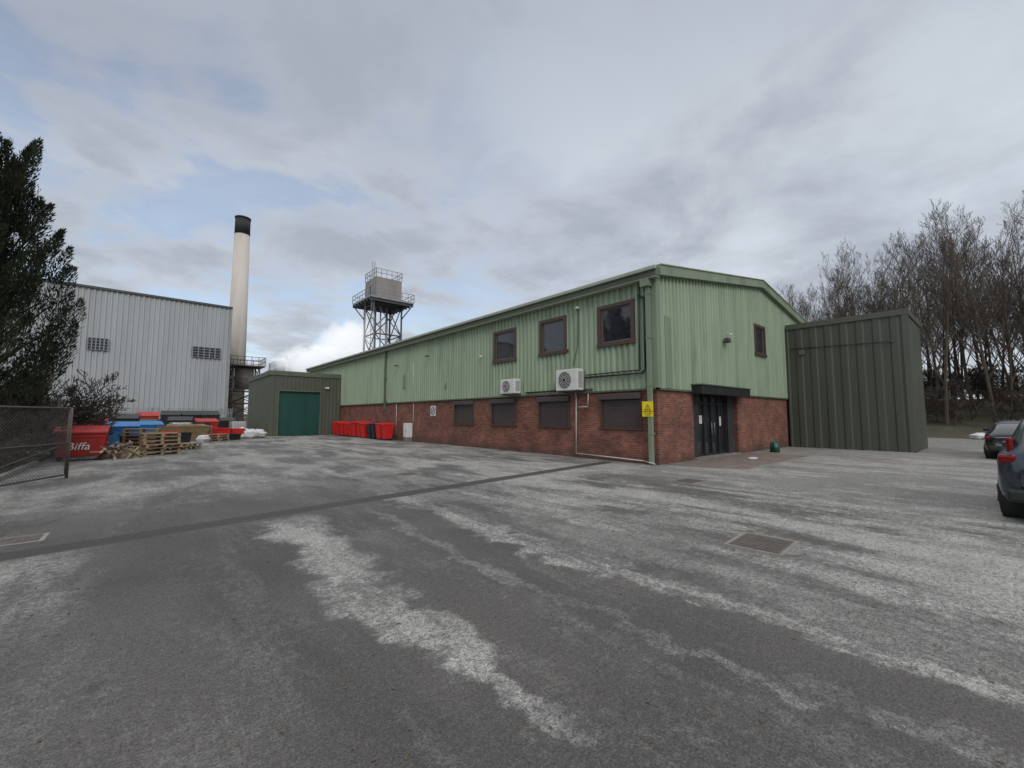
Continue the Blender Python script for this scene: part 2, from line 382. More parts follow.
for i,(y0,y1,z0,z1) in enumerate(shut):
    n=int((z1-z0-.2)/.075); lst=[]
    for k in range(n):
        z=z0+k*.075+.01
        lst.append((.015,.05,y0+.05,y1-.05,z,z+.062))
    boxes(B,f'shutter_{i+1}_slats',lst,'shutter')
    box(B,f'shutter_{i+1}_back',.052,.09,y0,y1,z0,z1,'black')
    boxes(B,f'shutter_{i+1}_guides',[(-.035,.07,y0-.01,y0+.06,z0,z1-.2),(-.035,.07,y1-.06,y1+.01,z0,z1-.2)],'brown')
    box(B,f'shutter_{i+1}_box',-.14,.08,y0-.03,y1+.03,z1-.21,z1+.0,'shutter',.015)
    box(B,f'shutter_{i+1}_sill',-.06,.06,y0-.05,y1+.05,z0-.07,z0-.002,'brown')
E0,E1=ent[0],ent[1]
box(B,'entrance_back',E0,E1,.44,.47,0,2.5,'black')
box(B,'entrance_glass',E0,E1,.30,.315,.02,2.48,'glass')
lst=[];n=6
for i in range(n+1):
    x=E0+(E1-E0-.08)*i/n; lst.append((x,x+.08,.22,.33,.0,2.46))
boxes(B,'entrance_mullions',lst,'black')
boxes(B,'entrance_rails',[(E0,E1,.235,.325,2.05,2.13),(E0,E1,.236,.326,.0,.14)],'black')
tubes(B,'door_handles',[((x,.17,.85),(x,.17,1.35),.015,.015) for x in (4.3,4.55)],'steel',8)
boxes(B,'folded_grille',[(E0+.06+i*.07,E0+.085+i*.07,.12,.145,.03,2.42) for i in range(8)]+[(E1-.66+i*.07,E1-.635+i*.07,.12,.145,.03,2.42) for i in range(8)],'dsteel')
boxes(B,'entrance_posters',[(3.5,3.72,.285,.297,1.3,1.62),(5.15,5.42,.285,.297,1.2,1.58)],'white')
box(B,'entrance_canopy',2.2,6.6,-.48,-.09,2.40,2.72,'black',.02)
box(B,'entrance_canopy_top',2.15,6.65,-.52,-.09,2.72,2.76,'fascia')
box(B,'threshold',E0,E1,-.12,.44,.0,.05,'conc')
def lamp(y,z,name):
    box(B,name+'_arm',-.30,-.07,y-.02,y+.02,z,z+.03,'dsteel'); box(B,name+'_head',-.38,-.22,y-.09,y+.09,z-.07,z+.0,'grill',.02)
lamp(14.9,5.2,'floodlight_1'); lamp(19.0,5.0,'floodlight_3')
def cam(x,y,z,name,ax):
    if ax==0:
        box(B,name+'_bracket',-.2,-.07,y-.02,y+.02,z,z+.04,'white'); tubes(B,name+'_body',[((-.2,y-.1,z-.03),(-.2,y+.11,z+.0),.035,.035)],'white',12)
    else:
        box(B,name+'_bracket',x-.02,x+.02,-.25,-.07,z,z+.04,'white'); tubes(B,name+'_body',[((x-.11,-.25,z-.05),(x+.11,-.25,z+.0),.04,.04)],'white',12)
cam(0,3.25,5.85,'camera_1',0); cam(0,9.6,4.6,'camera_2',0); cam(5.4,0,5.0,'camera_4',1)
box(B,'gable_floodlight',5.0,5.25,-.32,-.12,4.6,4.78,'dsteel',.02)
path(B,'cable_run',[(-.16,2.9,3.06),(-.16,.42,3.06),(-.16,.32,3.2),(-.16,.32,5.6),(-.16,.55,5.75)],.035,'cable')
path(B,'cable_run_b',[(-.13,2.9,3.16),(-.13,.55,3.17),(-.13,.5,6.1)],.022,'cable')
path(B,'low_conduit',[(-.12,6.3,2.62),(-.12,4.5,2.63),(-.12,2.6,2.60)],.035,'cable')
path(B,'camera_lead',[(-.1,3.25,5.9),(-.1,3.3,4.4),(-.1,3.55,3.6)],.012,'cable')
path(B,'condensate_pipe',[(-.16,3.4,2.5),(-.10,3.42,2.35),(-.10,3.45,.16),(-.10,.5,.10),(-.35,-.05,.06)],.022,'whpipe')
path(B,'condensate_branch',[(-.10,3.42,1.95),(-.10,2.85,1.95),(-.10,2.82,2.45)],.018,'whpipe')
path(B,'thin_conduit',[(-.05,16.9,.9),(-.05,16.9,2.5),(-.12,16.9,5.0)],.018,'whpipe',6)
path(B,'thin_conduit_b',[(-.05,19.3,.3),(-.05,19.3,2.46)],.02,'whpipe',6)
boxes(B,'wall_vents',[(-.12,-.03,18.0,18.25,3.4,4.3),(-.12,-.03,12.9,13.1,3.2,3.45)],'cladtrim')
def ac(y0,y1,z0,z1,name):
    x0,x1=-.58,-.20
    box(B,name+'_case',x0,x1,y0,y1,z0,z1,'white',.025)
    r=(z1-z0)*.40; cy=y0+(y1-y0)*.58; cz=(z0+z1)/2
    tubes(B,name+'_fan',[((x0-.012,cy,cz),(x0+.01,cy,cz),r,r)],'grill',24)
    segs=[]
    for k in range(1,5):
        rr=r*k/4.3
        for i in range(24):
            a=2*math.pi*i/24;b=2*math.pi*(i+1)/24
            segs.append(((x0-.02,cy+rr*math.cos(a),cz+rr*math.sin(a)),(x0-.02,cy+rr*math.cos(b),cz+rr*math.sin(b)),.006,.006))
    for i in range(12):
        a=2*math.pi*i/12; segs.append(((x0-.022,cy,cz),(x0-.022,cy+r*math.cos(a),cz+r*math.sin(a)),.005,.005))
    tubes(B,name+'_guard',segs,'white',4)
    tubes(B,name+'_hub',[((x0-.03,cy,cz),(x0-.0,cy,cz),r*.2,r*.2)],'black',12)
    boxes(B,name+'_brackets',[(x0+.02,-.03,y0+.1,y0+.14,z0-.05,z0-.003),(x0+.02,-.03,y1-.14,y1-.1,z0-.05,z0-.003)],'dsteel')
    boxes(B,name+'_side_vents',[(x0+.08+i*.05,x0+.10+i*.05,y0-.004,y0+.004,z0+.1,z1-.1) for i in range(5)],'grill')
ac(2.95,4.05,2.58,3.40,'aircon_1'); ac(6.55,7.55,2.60,3.25,'aircon_2')
g=grp('warning_sign')
box(g,'board',-.26,-.242,.02,.42,1.58,2.08,'yellow',.004)
mesh('triangle',[(-.264,.32,1.80),(-.264,.10,1.80),(-.264,.21,2.0)],[(0,1,2)],'signblk',g)
mesh('triangle_inner',[(-.266,.285,1.822),(-.266,.135,1.822),(-.266,.21,1.96)],[(0,1,2)],'yellow',g)
box(g,'bolt',-.269,-.267,.203,.217,1.84,1.92,'signblk')
for i,(t,s) in enumerate((('WARNING',.075),('CCTV IN USE',.045),('24 HOURS',.045))):
    text(g,f'line_{i+1}',t,s,(-.266,.21,1.73-i*.055),(R(90),0,R(-90)),'signblk',.001)
g=grp('no_parking_sign')
box(g,'board',-.03,-.012,14.2,14.8,1.6,2.2,'white',.004)
segs=[];
for i in range(24):
    a=2*math.pi*i/24;b=2*math.pi*(i+1)/24
    segs.append(((-.035,14.5+.2*math.cos(a),1.9+.2*math.sin(a)),(-.035,14.5+.2*math.cos(b),1.9+.2*math.sin(b)),.022,.022))
segs.append(((-.035,14.5-.14,1.9+.14),(-.035,14.5+.14,1.9-.14),.022,.022))
tubes(g,'ring',segs,'signblk',6)
g=grp('meter_cabinet'); box(g,'case',-.42,-.03,17.0,17.5,.25,1.15,'white',.02); box(g,'plinth',-.40,-.03,17.05,17.45,0,.25,'conc'); box(g,'door',-.435,-.42,17.05,17.45,.3,1.1,'white',.005); box(g,'handle',-.45,-.43,17.12,17.16,.65,.75,'black')
# ------------------------------------------------------------ roller-door annex
A=grp('roller_door_annex'); ay=30.3; ax0=-5.5
door=(-4.9,-1.75,0,3.62)
panel(A,'front_wall',1,ay,ax0,-.05,0,5.05,'olive2',-1,pitch=.3,depth=.03,holes=[door],reveal=.25)
panel(A,'side_wall',0,ax0,ay,LN,0,5.05,'olive2',-1,pitch=.3,depth=.03)
panel(A,'back_wall',1,LN-.1,ax0,-.05,0,5.05,'olive2',1)
box(A,'roof',ax0-.05,-.10,ay-.05,LN,5.05,5.12,'roof')
boxes(A,'parapet_trim',[(ax0-.09,-.10,ay-.09,ay-.045,4.86,5.22),(ax0-.09,ax0-.045,ay-.04,LN,4.86,5.22)],'fascia')
lst=[(door[0],door[1],ay+.14+(.02 if k%2 else 0),ay+.18,.02+k*.1,.115+k*.1) for k in range(36)]
boxes(A,'roller_door_slats',lst,'teal')
boxes(A,'door_frame',[(door[0]-.08,door[0]+.02,ay-.06,ay+.2,0,3.7),(door[1]-.02,door[1]+.08,ay-.06,ay+.2,0,3.7),(door[0]+.02,door[1]-.02,ay-.06,ay+.2,3.6,3.7)],'fascia')
box(A,'security_light',-1.4,-1.1,ay-.22,ay-.04,3.9,4.05,'white',.02)
# ------------------------------------------------------------ green store (right)
G=grp('green_store_building'); gx=12.75; gx1=17.2; gy=-4.85; gh=6.3
panel(G,'front_wall',0,gx,gy,-.12,0,gh,'olive',-1,pitch=.62,depth=.03)
panel(G,'side_wall',1,gy,gx,gx1,0,gh,'olive',-1,pitch=.62,depth=.03)
panel(G,'back_wall',0,gx1,gy,-.12,0,gh,'olive',1)
box(G,'roof',gx-.02,gx1+.02,gy-.02,-.12,gh,gh+.05,'roof')
boxes(G,'roof_trim',[(gx-.075,gx-.035,gy-.075,-.12,gh-.16,gh+.10),(gx-.034,gx1,gy-.075,gy-.035,gh-.16,gh+.10)],'olive2')
boxes(G,'corner_trim',[(gx-.06,gx-.034,gy-.06,gy+.16,0.0,gh-.165),(gx-.034,gx+.16,gy-.06,gy-.034,0,gh-.165)],'olive2')
path(G,'conduit',[(gx-.06,-.3,5.1),(gx-.06,-4.4,5.0)],.018,'cable',6)
box(G,'alarm_box',gx-.12,gx-.035,-.95,-.7,4.75,5.0,'fascia',.01)
tubes(G,'camera',[((gx-.2,-4.4,4.95),(gx-.2,-4.25,4.98),.035,.035)],'grill',10)
box(G,'camera_arm',gx-.2,gx-.03,-4.33,-4.31,5.0,5.02,'grill')
# ------------------------------------------------------------ big grey warehouse (left)
H=grp('corrugated_warehouse'); hy=52
hx1=-5.85
def hz(u): return 14.45+(.012)*(hx1-u)
panel(H,'front_wall',1,hy,-48,hx1,0,hz,'whclad',-1,pitch=.42,depth=.09)
panel(H,'end_wall',0,hx1,hy,hy+45,0,14.45,'whclad',1,pitch=.55,depth=.10)
panel(H,'far_wall',0,-48,hy,hy+45,0,14.9,'whclad',-1)
panel(H,'rear_wall',1,hy+45,-48,hx1,0,hz,'whclad',1)
mesh('roof',[(-48.2,hy-.2,14.97),(hx1+.2,hy-.2,14.47),(hx1+.2,hy+45,14.47),(-48.2,hy+45,14.97)],[(0,1,2,3)],'roof',H)
mesh('parapet_trim',[(-48,hy-.25,14.85),(hx1+.12,hy-.25,14.35),(hx1+.12,hy-.12,14.35),(-48,hy-.12,14.85),(-48,hy-.25,15.06),(hx1+.12,hy-.25,14.56),(hx1+.12,hy-.12,14.56),(-48,hy-.12,15.06)],BF,'dsteel',H)
for i,(a,b) in enumerate(((-17.7,-16.2),(-9.3,-6.7),(-24,-22.5))):
    box(H,f'louvre_{i+1}_back',a,b,hy-.14,hy-.12,8.2,9.45,'black')
    boxes(H,f'louvre_{i+1}_blades',[(a,b,hy-.22,hy-.15,8.25+k*.3,8.31+k*.3) for k in range(4)]+[(a+(b-a)*k/5-.05,a+(b-a)*k/5+.05,hy-.24,hy-.223,8.2,9.45) for k in range(6)],'wall')
box(H,'corner_trim',hx1-.1,hx1+.13,hy-.14,hy-.11,0,14.3,'steel')
Cx=grp('factory_chimney',(-2.8,70,0))
tubes(Cx,'shaft',[((0,0,0),(0,0,30.3),1.4,1.05)],'chim',32); tubes(Cx,'soot_band',[((0,0,30.3),(0,0,32.9),1.07,1.05)],'soot',32)
tubes(Cx,'flue_lip',[((0,0,32.9),(0,0,33.1),1.12,1.12)],'soot',32)
def lattice(p,name,x0,x1,y0,y1,z0,z1,nb,r,m):
    s=[];cs=[(x0,y0),(x1,y0),(x1,y1),(x0,y1)]
    for c in cs: s.append(((*c,z0),(*c,z1),r,r))
    for k in range(nb+1):
        z=z0+(z1-z0)*k/nb
        for i in range(4):
            a=cs[i];b=cs[(i+1)%4]; s.append(((*a,z),(*b,z),r*.7,r*.7))
            if k<nb:
                z2=z0+(z1-z0)*(k+1)/nb
                s.append(((*a,z),(*b,z2),r*.55,r*.55)); s.append(((*b,z),(*a,z2),r*.55,r*.55))
    return tubes(p,name,s,m,5)
def rail(p,name,x0,x1,y0,y1,z,h,m,r=.04,step=1.0):
    s=[];cs=[(x0,y0),(x1,y0),(x1,y1),(x0,y1)]
    for i in range(4):
        a=Vector((*cs[i],z));b=Vector((*cs[(i+1)%4],z))
        n=max(1,int((b-a).length/step))
        for k in range(n+1):
            q=a.lerp(b,k/n); s.append((q,q+Vector((0,0,h)),r,r))
        for hh in (h*.5,h): s.append((a+Vector((0,0,hh)),b+Vector((0,0,hh)),r,r))
    return tubes(p,name,s,m,4)
K=grp('steel_access_tower')
lattice(K,'frame',-4.6,-1.6,58,61,0,8.2,5,.10,'rust'); box(K,'deck',-5,-1.0,57.6,61.4,8.2,8.35,'rust'); rail(K,'guard_rail',-5,-1.0,57.6,61.4,8.35,1.1,'rust',.045,.8)
tubes(K,'vessel',[((-3.1,59.5,5.2),(-3.1,59.5,8.0),1.1,1.1)],'tank',20)
Tt=grp('water_tower')
tx,ty=14.4,55.2
lattice(Tt,'leg_frame',tx-2.1,tx+2.1,ty-2.1,ty+2.1,0,18.6,4,.15,'dsteel')
tubes(Tt,'standpipes',[((tx+.4,ty-.5,0),(tx+.4,ty-.5,19),.2,.2),((tx-.8,ty-1,0),(tx-.8,ty-1,19),.12,.12),((tx-2.9,ty-.2,0),(tx-2.9,ty-.2,19),.1,.1)],'steel',8)
box(Tt,'platform',tx-3.5,tx+3.5,ty-3.5,ty+3.5,19.0,19.25,'steel')
boxes(Tt,'platform_beams',[(tx-3.5,tx+3.5,ty-3.3+i*1.1,ty-3.15+i*1.1,18.6,18.998) for i in range(7)],'dsteel')
tubes(Tt,'knee_braces',[((tx+sx*2.1,ty+sy*2.1,16.6),(tx+sx*3.4,ty+sy*3.4,18.9),.09,.09) for sx in(-1,1) for sy in(-1,1)],'dsteel',5)
rail(Tt,'platform_rail',tx-3.5,tx+3.5,ty-3.5,ty+3.5,19.25,1.2,'steel',.045,.9)
box(Tt,'tank',tx-2.05,tx+2.05,ty-2.05,ty+2.05,19.5,22.7,'tank',.05)
boxes(Tt,'tank_panel_ribs',[(tx-2.09,tx+2.09,ty-2.09,ty+2.09,z,z+.07) for z in (19.55,20.55,21.6,22.6)]+[(tx-2.08+i*1.02,tx-2.0+i*1.02,ty-2.085,ty+2.085,19.5,22.68) for i in range(5)]+[(tx-2.083,tx+2.083,ty-2.08+i*1.02,ty-2.0+i*1.02,19.5,22.67) for i in range(5)],'tank')
rail(Tt,'tank_rail',tx-2.1,tx+2.1,ty-2.1,ty+2.1,22.7,1.25,'steel',.045,.8)
s=[((tx-3.1,ty-3.0,z*.3+11),(tx-2.7,ty-3.0,z*.3+11),.025,.025) for z in range(45)]+[((tx-3.1,ty-3.0,11),(tx-3.1,ty-3.0,24.6),.04,.04),((tx-2.7,ty-3.0,11),(tx-2.7,ty-3.0,24.6),.04,.04)]
tubes(Tt,'ladder',s,'steel',4)
Wb=grp('works_building')
box(Wb,'block',3,26,62,80,0,9.6,'wall')
mesh('pitched_roof',[(3,62,9.6),(26,62,9.6),(26,80,9.6),(3,80,9.6),(8,71,13.4),(26,71,13.4)],[(0,1,5,4),(2,3,4,5),(0,4,3),(1,2,5)],'roof',Wb)
tubes(Wb,'ducts',[((.5,61.3,2),(.5,61.3,9.2),.4,.4),((.5,61.3,9.1),(5.5,61.3,10.2),.35,.35),((2.2,60.5,0),(2.2,60.5,10.4),.15,.15)],'steel',12)
mesh('lean_to_roof',[(6.5,60.5,9.4),(11.5,60.5,13.6),(11.5,61.9,13.6),(6.5,61.9,9.4),(6.5,60.5,8.6),(11.5,60.5,12.8),(11.5,61.9,12.8),(6.5,61.9,8.6)],[(0,1,2,3),(4,7,6,5),(0,4,5,1),(1,5,6,2),(2,6,7,3),(3,7,4,0)],'fascia',Wb)
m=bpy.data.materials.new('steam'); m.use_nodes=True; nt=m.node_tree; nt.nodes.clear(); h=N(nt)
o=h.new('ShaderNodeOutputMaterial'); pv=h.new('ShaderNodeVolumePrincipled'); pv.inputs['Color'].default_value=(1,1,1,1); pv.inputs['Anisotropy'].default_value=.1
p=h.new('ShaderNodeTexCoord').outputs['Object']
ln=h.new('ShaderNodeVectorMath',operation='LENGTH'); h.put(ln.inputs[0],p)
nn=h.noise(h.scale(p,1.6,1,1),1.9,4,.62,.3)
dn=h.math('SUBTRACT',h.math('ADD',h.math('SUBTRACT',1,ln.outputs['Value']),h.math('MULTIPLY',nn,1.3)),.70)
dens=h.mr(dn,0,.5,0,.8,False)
h.put(pv.inputs['Density'],dens); h.put(pv.inputs['Emission Strength'],h.math('MULTIPLY',dens,.50)); pv.inputs['Emission Color'].default_value=(.93,.96,1,1)  # added glow stands in for light scattered inside the steam
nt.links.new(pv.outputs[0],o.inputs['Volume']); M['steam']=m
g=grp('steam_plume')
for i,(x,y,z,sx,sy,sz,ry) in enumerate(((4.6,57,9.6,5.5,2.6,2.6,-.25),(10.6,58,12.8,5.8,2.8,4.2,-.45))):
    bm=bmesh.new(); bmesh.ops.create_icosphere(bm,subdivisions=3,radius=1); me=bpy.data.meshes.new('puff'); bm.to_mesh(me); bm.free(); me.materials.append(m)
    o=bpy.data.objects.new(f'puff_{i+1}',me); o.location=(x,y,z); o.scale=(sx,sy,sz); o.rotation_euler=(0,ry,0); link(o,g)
# ------------------------------------------------------------ palisade fence
F=grp('palisade_fence'); lst=[];x=-40
while x<-6: lst.append((x,x+.07,45.98,46.0,.05,2.4)); x+=.155
boxes(F,'pales',lst,'steel'); boxes(F,'rails',[(-40,-6,46.005,46.05,.5,.56),(-40,-6,46.005,46.05,1.9,1.96)],'steel'); boxes(F,'posts',[(-40+i*2.75,-39.9+i*2.75,46.055,46.15,0,2.4) for i in range(13)],'steel')
def meshgate(name,a,b,h):
    a=Vector((a[0],a[1],0));b=Vector((b[0],b[1],0)); L=(b-a).length; rz=math.atan2(b.y-a.y,b.x-a.x)
    g=grp(name,(a.x,a.y,0),rz)
    tubes(g,'frame',[((0,0,.08),(0,0,h),.025,.025),((L,0,.08),(L,0,h),.025,.025),((0,0,.1),(L,0,.1),.022,.022),((0,0,h),(L,0,h),.022,.022),((0,0,h*.5),(L,0,h*.5),.018,.018),((0,0,.1),(L,0,h*.5),.015,.015)],'lead',8)
    s=[];st=.085
    k=-h
    while k<L:
        for sg in (1,-1):
            t0=max(0,-k);t1=min(h-.1,L-k)
            if t1>t0:
                if sg==1: s.append(((k+t0,0,.1+t0),(k+t1,0,.1+t1),.0035,.0035))
                else: s.append(((L-(k+t0),0,.1+t0),(L-(k+t1),0,.1+t1),.0035,.0035))
        k+=st
    tubes(g,'chain_link',s,'lead',3); tubes(g,'post',[((L+.05,0,0),(L+.05,0,h+.02),.032,.032)],'rust',10)
    return g
meshgate('chain_link_gate',(-15.9,5.2),(-14.3,8.35),1.8)
meshgate('chain_link_gate',(-17.3,1.9),(-16.0,4.9),1.8)
# ------------------------------------------------------------ bins
def wheelie(x,y,rz,col,s=1.0):
    g=grp('wheelie_bin',(x,y,0),rz); g.scale=(s,s,s)
    w0,d0,w1,d1=.22,.24,.29,.33
    mesh('body',[(-d0,-w0,.06),(d0,-w0,.06),(d0,w0,.06),(-d0,w0,.06),(-d1,-w1,.95),(d1,-w1,.95),(d1,w1,.95),(-d1,w1,.95)],BF,col,g).modifiers.new('b','BEVEL').width=.03
    mesh('lid',[(-d1-.04,-w1-.02,.955),(d1+.04,-w1-.02,.955),(d1+.04,w1+.02,.955),(-d1-.04,w1+.02,.955),(-d1,-w1,1.0),(d1-.02,-w1+.03,1.07),(d1-.02,w1-.03,1.07),(-d1,w1,1.0)],BF,col,g)
    tubes(g,'wheels',[((d0+.02,-w0-.06,.1),(d0+.02,-w0,.1),.1,.1),((d0+.02,w0,.1),(d0+.02,w0+.06,.1),.1,.1)],'rubber',16)
    tubes(g,'handle',[((d1+.07,-w1,1.0),(d1+.07,w1,1.0),.018,.018)],col,8)
    boxes(g,'front_ribs',[(-d0-.055,-d0-.02,-w0+i*.2,-w0+.03+i*.2,.35,.8) for i in range(3)],col)
for i,y in enumerate((29.2,28.3,27.4,26.5,25.6,24.7,23.8,22.9)): wheelie(-.62+random.uniform(-.06,.06),y,random.uniform(-.1,.1),'red',random.uniform(1.05,1.15))
wheelie(-.62,21.9,0.05,'black',1.05); wheelie(-.62,21.1,-.04,'black',1.1); wheelie(-.65,20.2,.03,'red',1.1); wheelie(-.62,19.4,-.06,'red',1.08)
def container(name,x,y,rz,w,d,h,col,lid=None,txt=None):
    g=grp(name,(x,y,0),rz)
    mesh('body',[(-w/2+.06,-d/2+.1,.16),(w/2-.06,-d/2+.1,.16),(w/2-.06,d/2-.06,.16),(-w/2+.06,d/2-.06,.16),(-w/2,-d/2,h*.82),(w/2,-d/2,h*.82),(w/2,d/2,h),(-w/2,d/2,h)],BF,col,g).modifiers.new('b','BEVEL').width=.02
    mesh('lid',[(-w/2-.03,-d/2-.05,h*.82+.005),(w/2+.03,-d/2-.05,h*.82+.005),(w/2+.03,d/2+.02,h+.005),(-w/2-.03,d/2+.02,h+.005),(-w/2-.03,-d/2-.05,h*.82+.06),(w/2+.03,-d/2-.05,h*.82+.06),(w/2+.03,d/2+.02,h+.06),(-w/2-.03,d/2+.02,h+.06)],BF,lid or col,g)
    tubes(g,'castors',[((sx*(w/2-.15)-.03,sy*(d/2-.2),.08),(sx*(w/2-.15)+.03,sy*(d/2-.2),.08),.08,.08) for sx in(-1,1) for sy in(-1,1)],'rubber',12)
    boxes(g,'side_pockets',[(-w/2-.06,-w/2-.0,-.1,.1,h*.55,h*.68),(w/2+.0,w/2+.06,-.1,.1,h*.55,h*.68)],col)
    boxes(g,'front_stiffeners',[(-w/2+.02,w/2-.02,-d/2-.02,-d/2+.03,h*.72,h*.76)],col)
    if txt: text(g,'lettering',txt,.36,(-.05,-d/2-.005,h*.34),(R(84),0,0),'white',.002,shear=.2)
container('red_waste_container',-14.55,14.6,0,1.35,1.0,1.18,'redp','redp','Biffa')
container('blue_waste_container',-13.75,22.3,0,1.35,1.0,1.25,'blue')
container('red_waste_container',-15.2,24.6,0,1.6,1.1,1.5,'redp')
container('red_waste_container',-12.8,40,0,1.5,1.1,1.9,'redp'); 
container('black_waste_container',-14.6,36,0,1.6,1.1,1.45,'black'); container('green_waste_container',-12.9,34,0,1.3,1.0,1.3,'greenp')
for i in range(3): container('black_waste_container',-11.3+i*1.35,38.5+random.uniform(-.3,.3),random.uniform(-.1,.1),1.3,1.1,2.0,'black')
container('black_waste_container',-15.6,21.0,0.1,1.3,1.1,1.5,'black')
container('black_waste_container',-7.5,37.5,0,1.3,1.0,1.4,'black')
container('red_waste_container',-9.2,34.0,.1,1.4,1.1,1.35,'redp'); container('black_waste_container',-10.9,33.0,-.1,1.4,1.1,1.5,'black')
container('blue_waste_container',-12.6,29.5,.15,1.2,1.0,1.2,'blue'); container('black_waste_container',-13.9,30.5,-.1,1.4,1.1,1.7,'black')
def skip(name,x,y,rz,w,d,h,col):
    g=grp(name,(x,y,0),rz)
    v=[(-w*.33,-d/2,.05),(w*.33,-d/2,.05),(w*.33,d/2,.05),(-w*.33,d/2,.05),(-w/2,-d/2,h),(w/2,-d/2,h),(w/2,d/2,h),(-w/2,d/2,h)]
    o=mesh('shell',v,[(0,3,2,1)]+BF[2:],col,g); s=o.modifiers.new('s','SOLIDIFY'); s.thickness=.06; s.offset=1
    boxes(g,'rim',[(-w/2-.04,w/2+.04,-d/2-.05,-d/2+.01,h-.08,h+.01),(-w/2-.04,w/2+.04,d/2-.01,d/2+.05,h-.08,h+.01)],col)
    boxes(g,'ribs',[(k*w*.22-.03,k*w*.22+.03,-d/2-.05,-d/2-.002,.1,h-.082) for k in(-1,0,1)],col)
    vv=[];ff=[]
    for i in range(40):
        a=random.uniform(-w*.4,w*.4);b=random.uniform(-d*.4,d*.4);c=random.uniform(.1,.35);k=len(vv)
        vv+=bv(a,a+random.uniform(.15,.5),b,b+random.uniform(.1,.3),h-.5,h-.2+c); ff+=[tuple(i+k for i in t) for t in BF]
    mesh('rubbish',vv,ff,'board',g)
skip('builders_skip',-10.9,27.5,0,2.6,1.6,.95,'yellowb')
def ibc(x,y,rz):
    g=grp('caged_liquid_container',(x,y,0),rz)
    box(g,'tank',-.5,.5,-.48,.48,.16,1.12,'bag',.06)
    lst=[]
    for i in range(6):
        u=-.56+i*.215
        lst+=[(u,u+.02,-.56,-.54,.14,1.16),(u,u+.02,.54,.56,.14,1.16),(-.56,-.54,u,u+.02,.14,1.16),(.54,.56,u,u+.02,.14,1.16)]
    for z in (.2,.5,.82,1.14): lst+=[(-.57,.57,-.575,-.562,z,z+.02),(-.57,.57,.562,.575,z,z+.02),(-.577,-.564,-.56,.56,z,z+.02),(.564,.577,-.56,.56,z,z+.02)]
    boxes(g,'cage',lst,'steel'); boxes(g,'pallet',[(-.58,.58,-.55+i*.5,-.45+i*.5,0,.13) for i in range(3)]+[(-.58,.58,-.55,.55,.131,.155)],'wood'); tubes(g,'cap',[((0,0,1.12),(0,0,1.2),.1,.1)],'black',14)
ibc(-11.0,30.2,.1); ibc(-14.9,28.0,-.2); ibc(-6.9,35.2,.05)
def tub(x,y,rz,col,w=.9,d=.6,h=.5):
    g=grp('plastic_tub',(x,y,0),rz)
    o=mesh('tub',[(-w*.42,-d*.42,0),(w*.42,-d*.42,0),(w*.42,d*.42,0),(-w*.42,d*.42,0),(-w/2,-d/2,h),(w/2,-d/2,h),(w/2,d/2,h),(-w/2,d/2,h)],[(0,3,2,1)]+BF[2:],col,g); o.modifiers.new('s','SOLIDIFY').thickness=.03
    boxes(g,'rim',[(-w/2-.03,w/2+.03,-d/2-.03,-d/2,h-.05,h),(-w/2-.03,w/2+.03,d/2,d/2+.03,h-.05,h),(-w/2-.03,-w/2,-d/2,d/2,h-.05,h),(w/2,w/2+.03,-d/2,d/2,h-.05,h)],col)
for q in ((-8.9,28.6,.1,'red',1.2,.8,.75),(-7.9,28.9,-.2,'red',1.1,.8,.7),(-9.6,30.2,.3,'red',1.2,.8,.8),(-8.4,26.6,.5,'black',.9,.6,.4),(-9.8,31.5,0,'black',1.1,.8,1.1),(-12.2,20.5,.2,'black',1.0,.7,.6),(-11.4,22,.5,'black',.9,.6,.7),(-13.2,19.6,-.3,'black',.9,.7,.7),(-11.9,24.2,.1,'red',1.1,.8,.7)): tub(*q)
def blob(name,x,y,sx,sy,sz,m):
    bm=bmesh.new(); bmesh.ops.create_icosphere(bm,subdivisions=3,radius=1)
    for w in bm.verts:
        n=1+.16*math.sin(w.co.x*5+x)*math.sin(w.co.y*6+y)+.1*math.sin(w.co.z*9+x*3)
        w.co=Vector((w.co.x*sx*n,w.co.y*sy*n,max(-.7,w.co.z)*sz*n+sz*.7))
    me=bpy.data.meshes.new(name); bm.to_mesh(me); bm.free(); me.materials.append(M[m])
    me.polygons.foreach_set('use_smooth',[True]*len(me.polygons))
    o=bpy.data.objects.new(name,me); o.location=(x,y,0); return link(o)
for q in ((-7.1,27.6,.45,.4,.4),(-6.5,28.4,.5,.4,.35),(-7.4,29.3,.5,.45,.45),(-10.1,24.8,.35,.3,.25),(-7.9,27.2,.3,.35,.22)): blob('white_sack',*q,'bag')
def pallet_stack(x,y,rz,n,name='pallet_stack'):
    g=grp(name,(x,y,0),rz); 
    for k in range(n):
        z=k*.15; ox=random.uniform(-.07,.07);oy=random.uniform(-.07,.07); lst=[]
        for i in range(7): lst.append((ox-.6,ox+.6,oy-.5+i*.155,oy-.41+i*.155,z+.12,z+.142))
        for i in range(3): lst.append((ox-.6+i*.55,ox-.5+i*.55,oy-.5,oy+.52,z+.10,z+.119))
        for i in range(3):
            for j in range(3): lst.append((ox-.6+i*.55,ox-.5+i*.55,oy-.5+j*.46,oy-.4+j*.46,z+.022,z+.099))
        for i in range(3): lst.append((ox-.6,ox+.6,oy-.5+i*.46,oy-.41+i*.46,z,z+.021))
        boxes(g,f'pallet_{k+1}',lst,'wood')
pallet_stack(-12.3,15.6,.15,6); pallet_stack(-12.9,17.6,-.1,7); pallet_stack(-11.4,18.4,.4,2); pallet_stack(-9.4,25.6,.2,3)
g=grp('scrap_wood_pile',(-13.55,14.5,0))
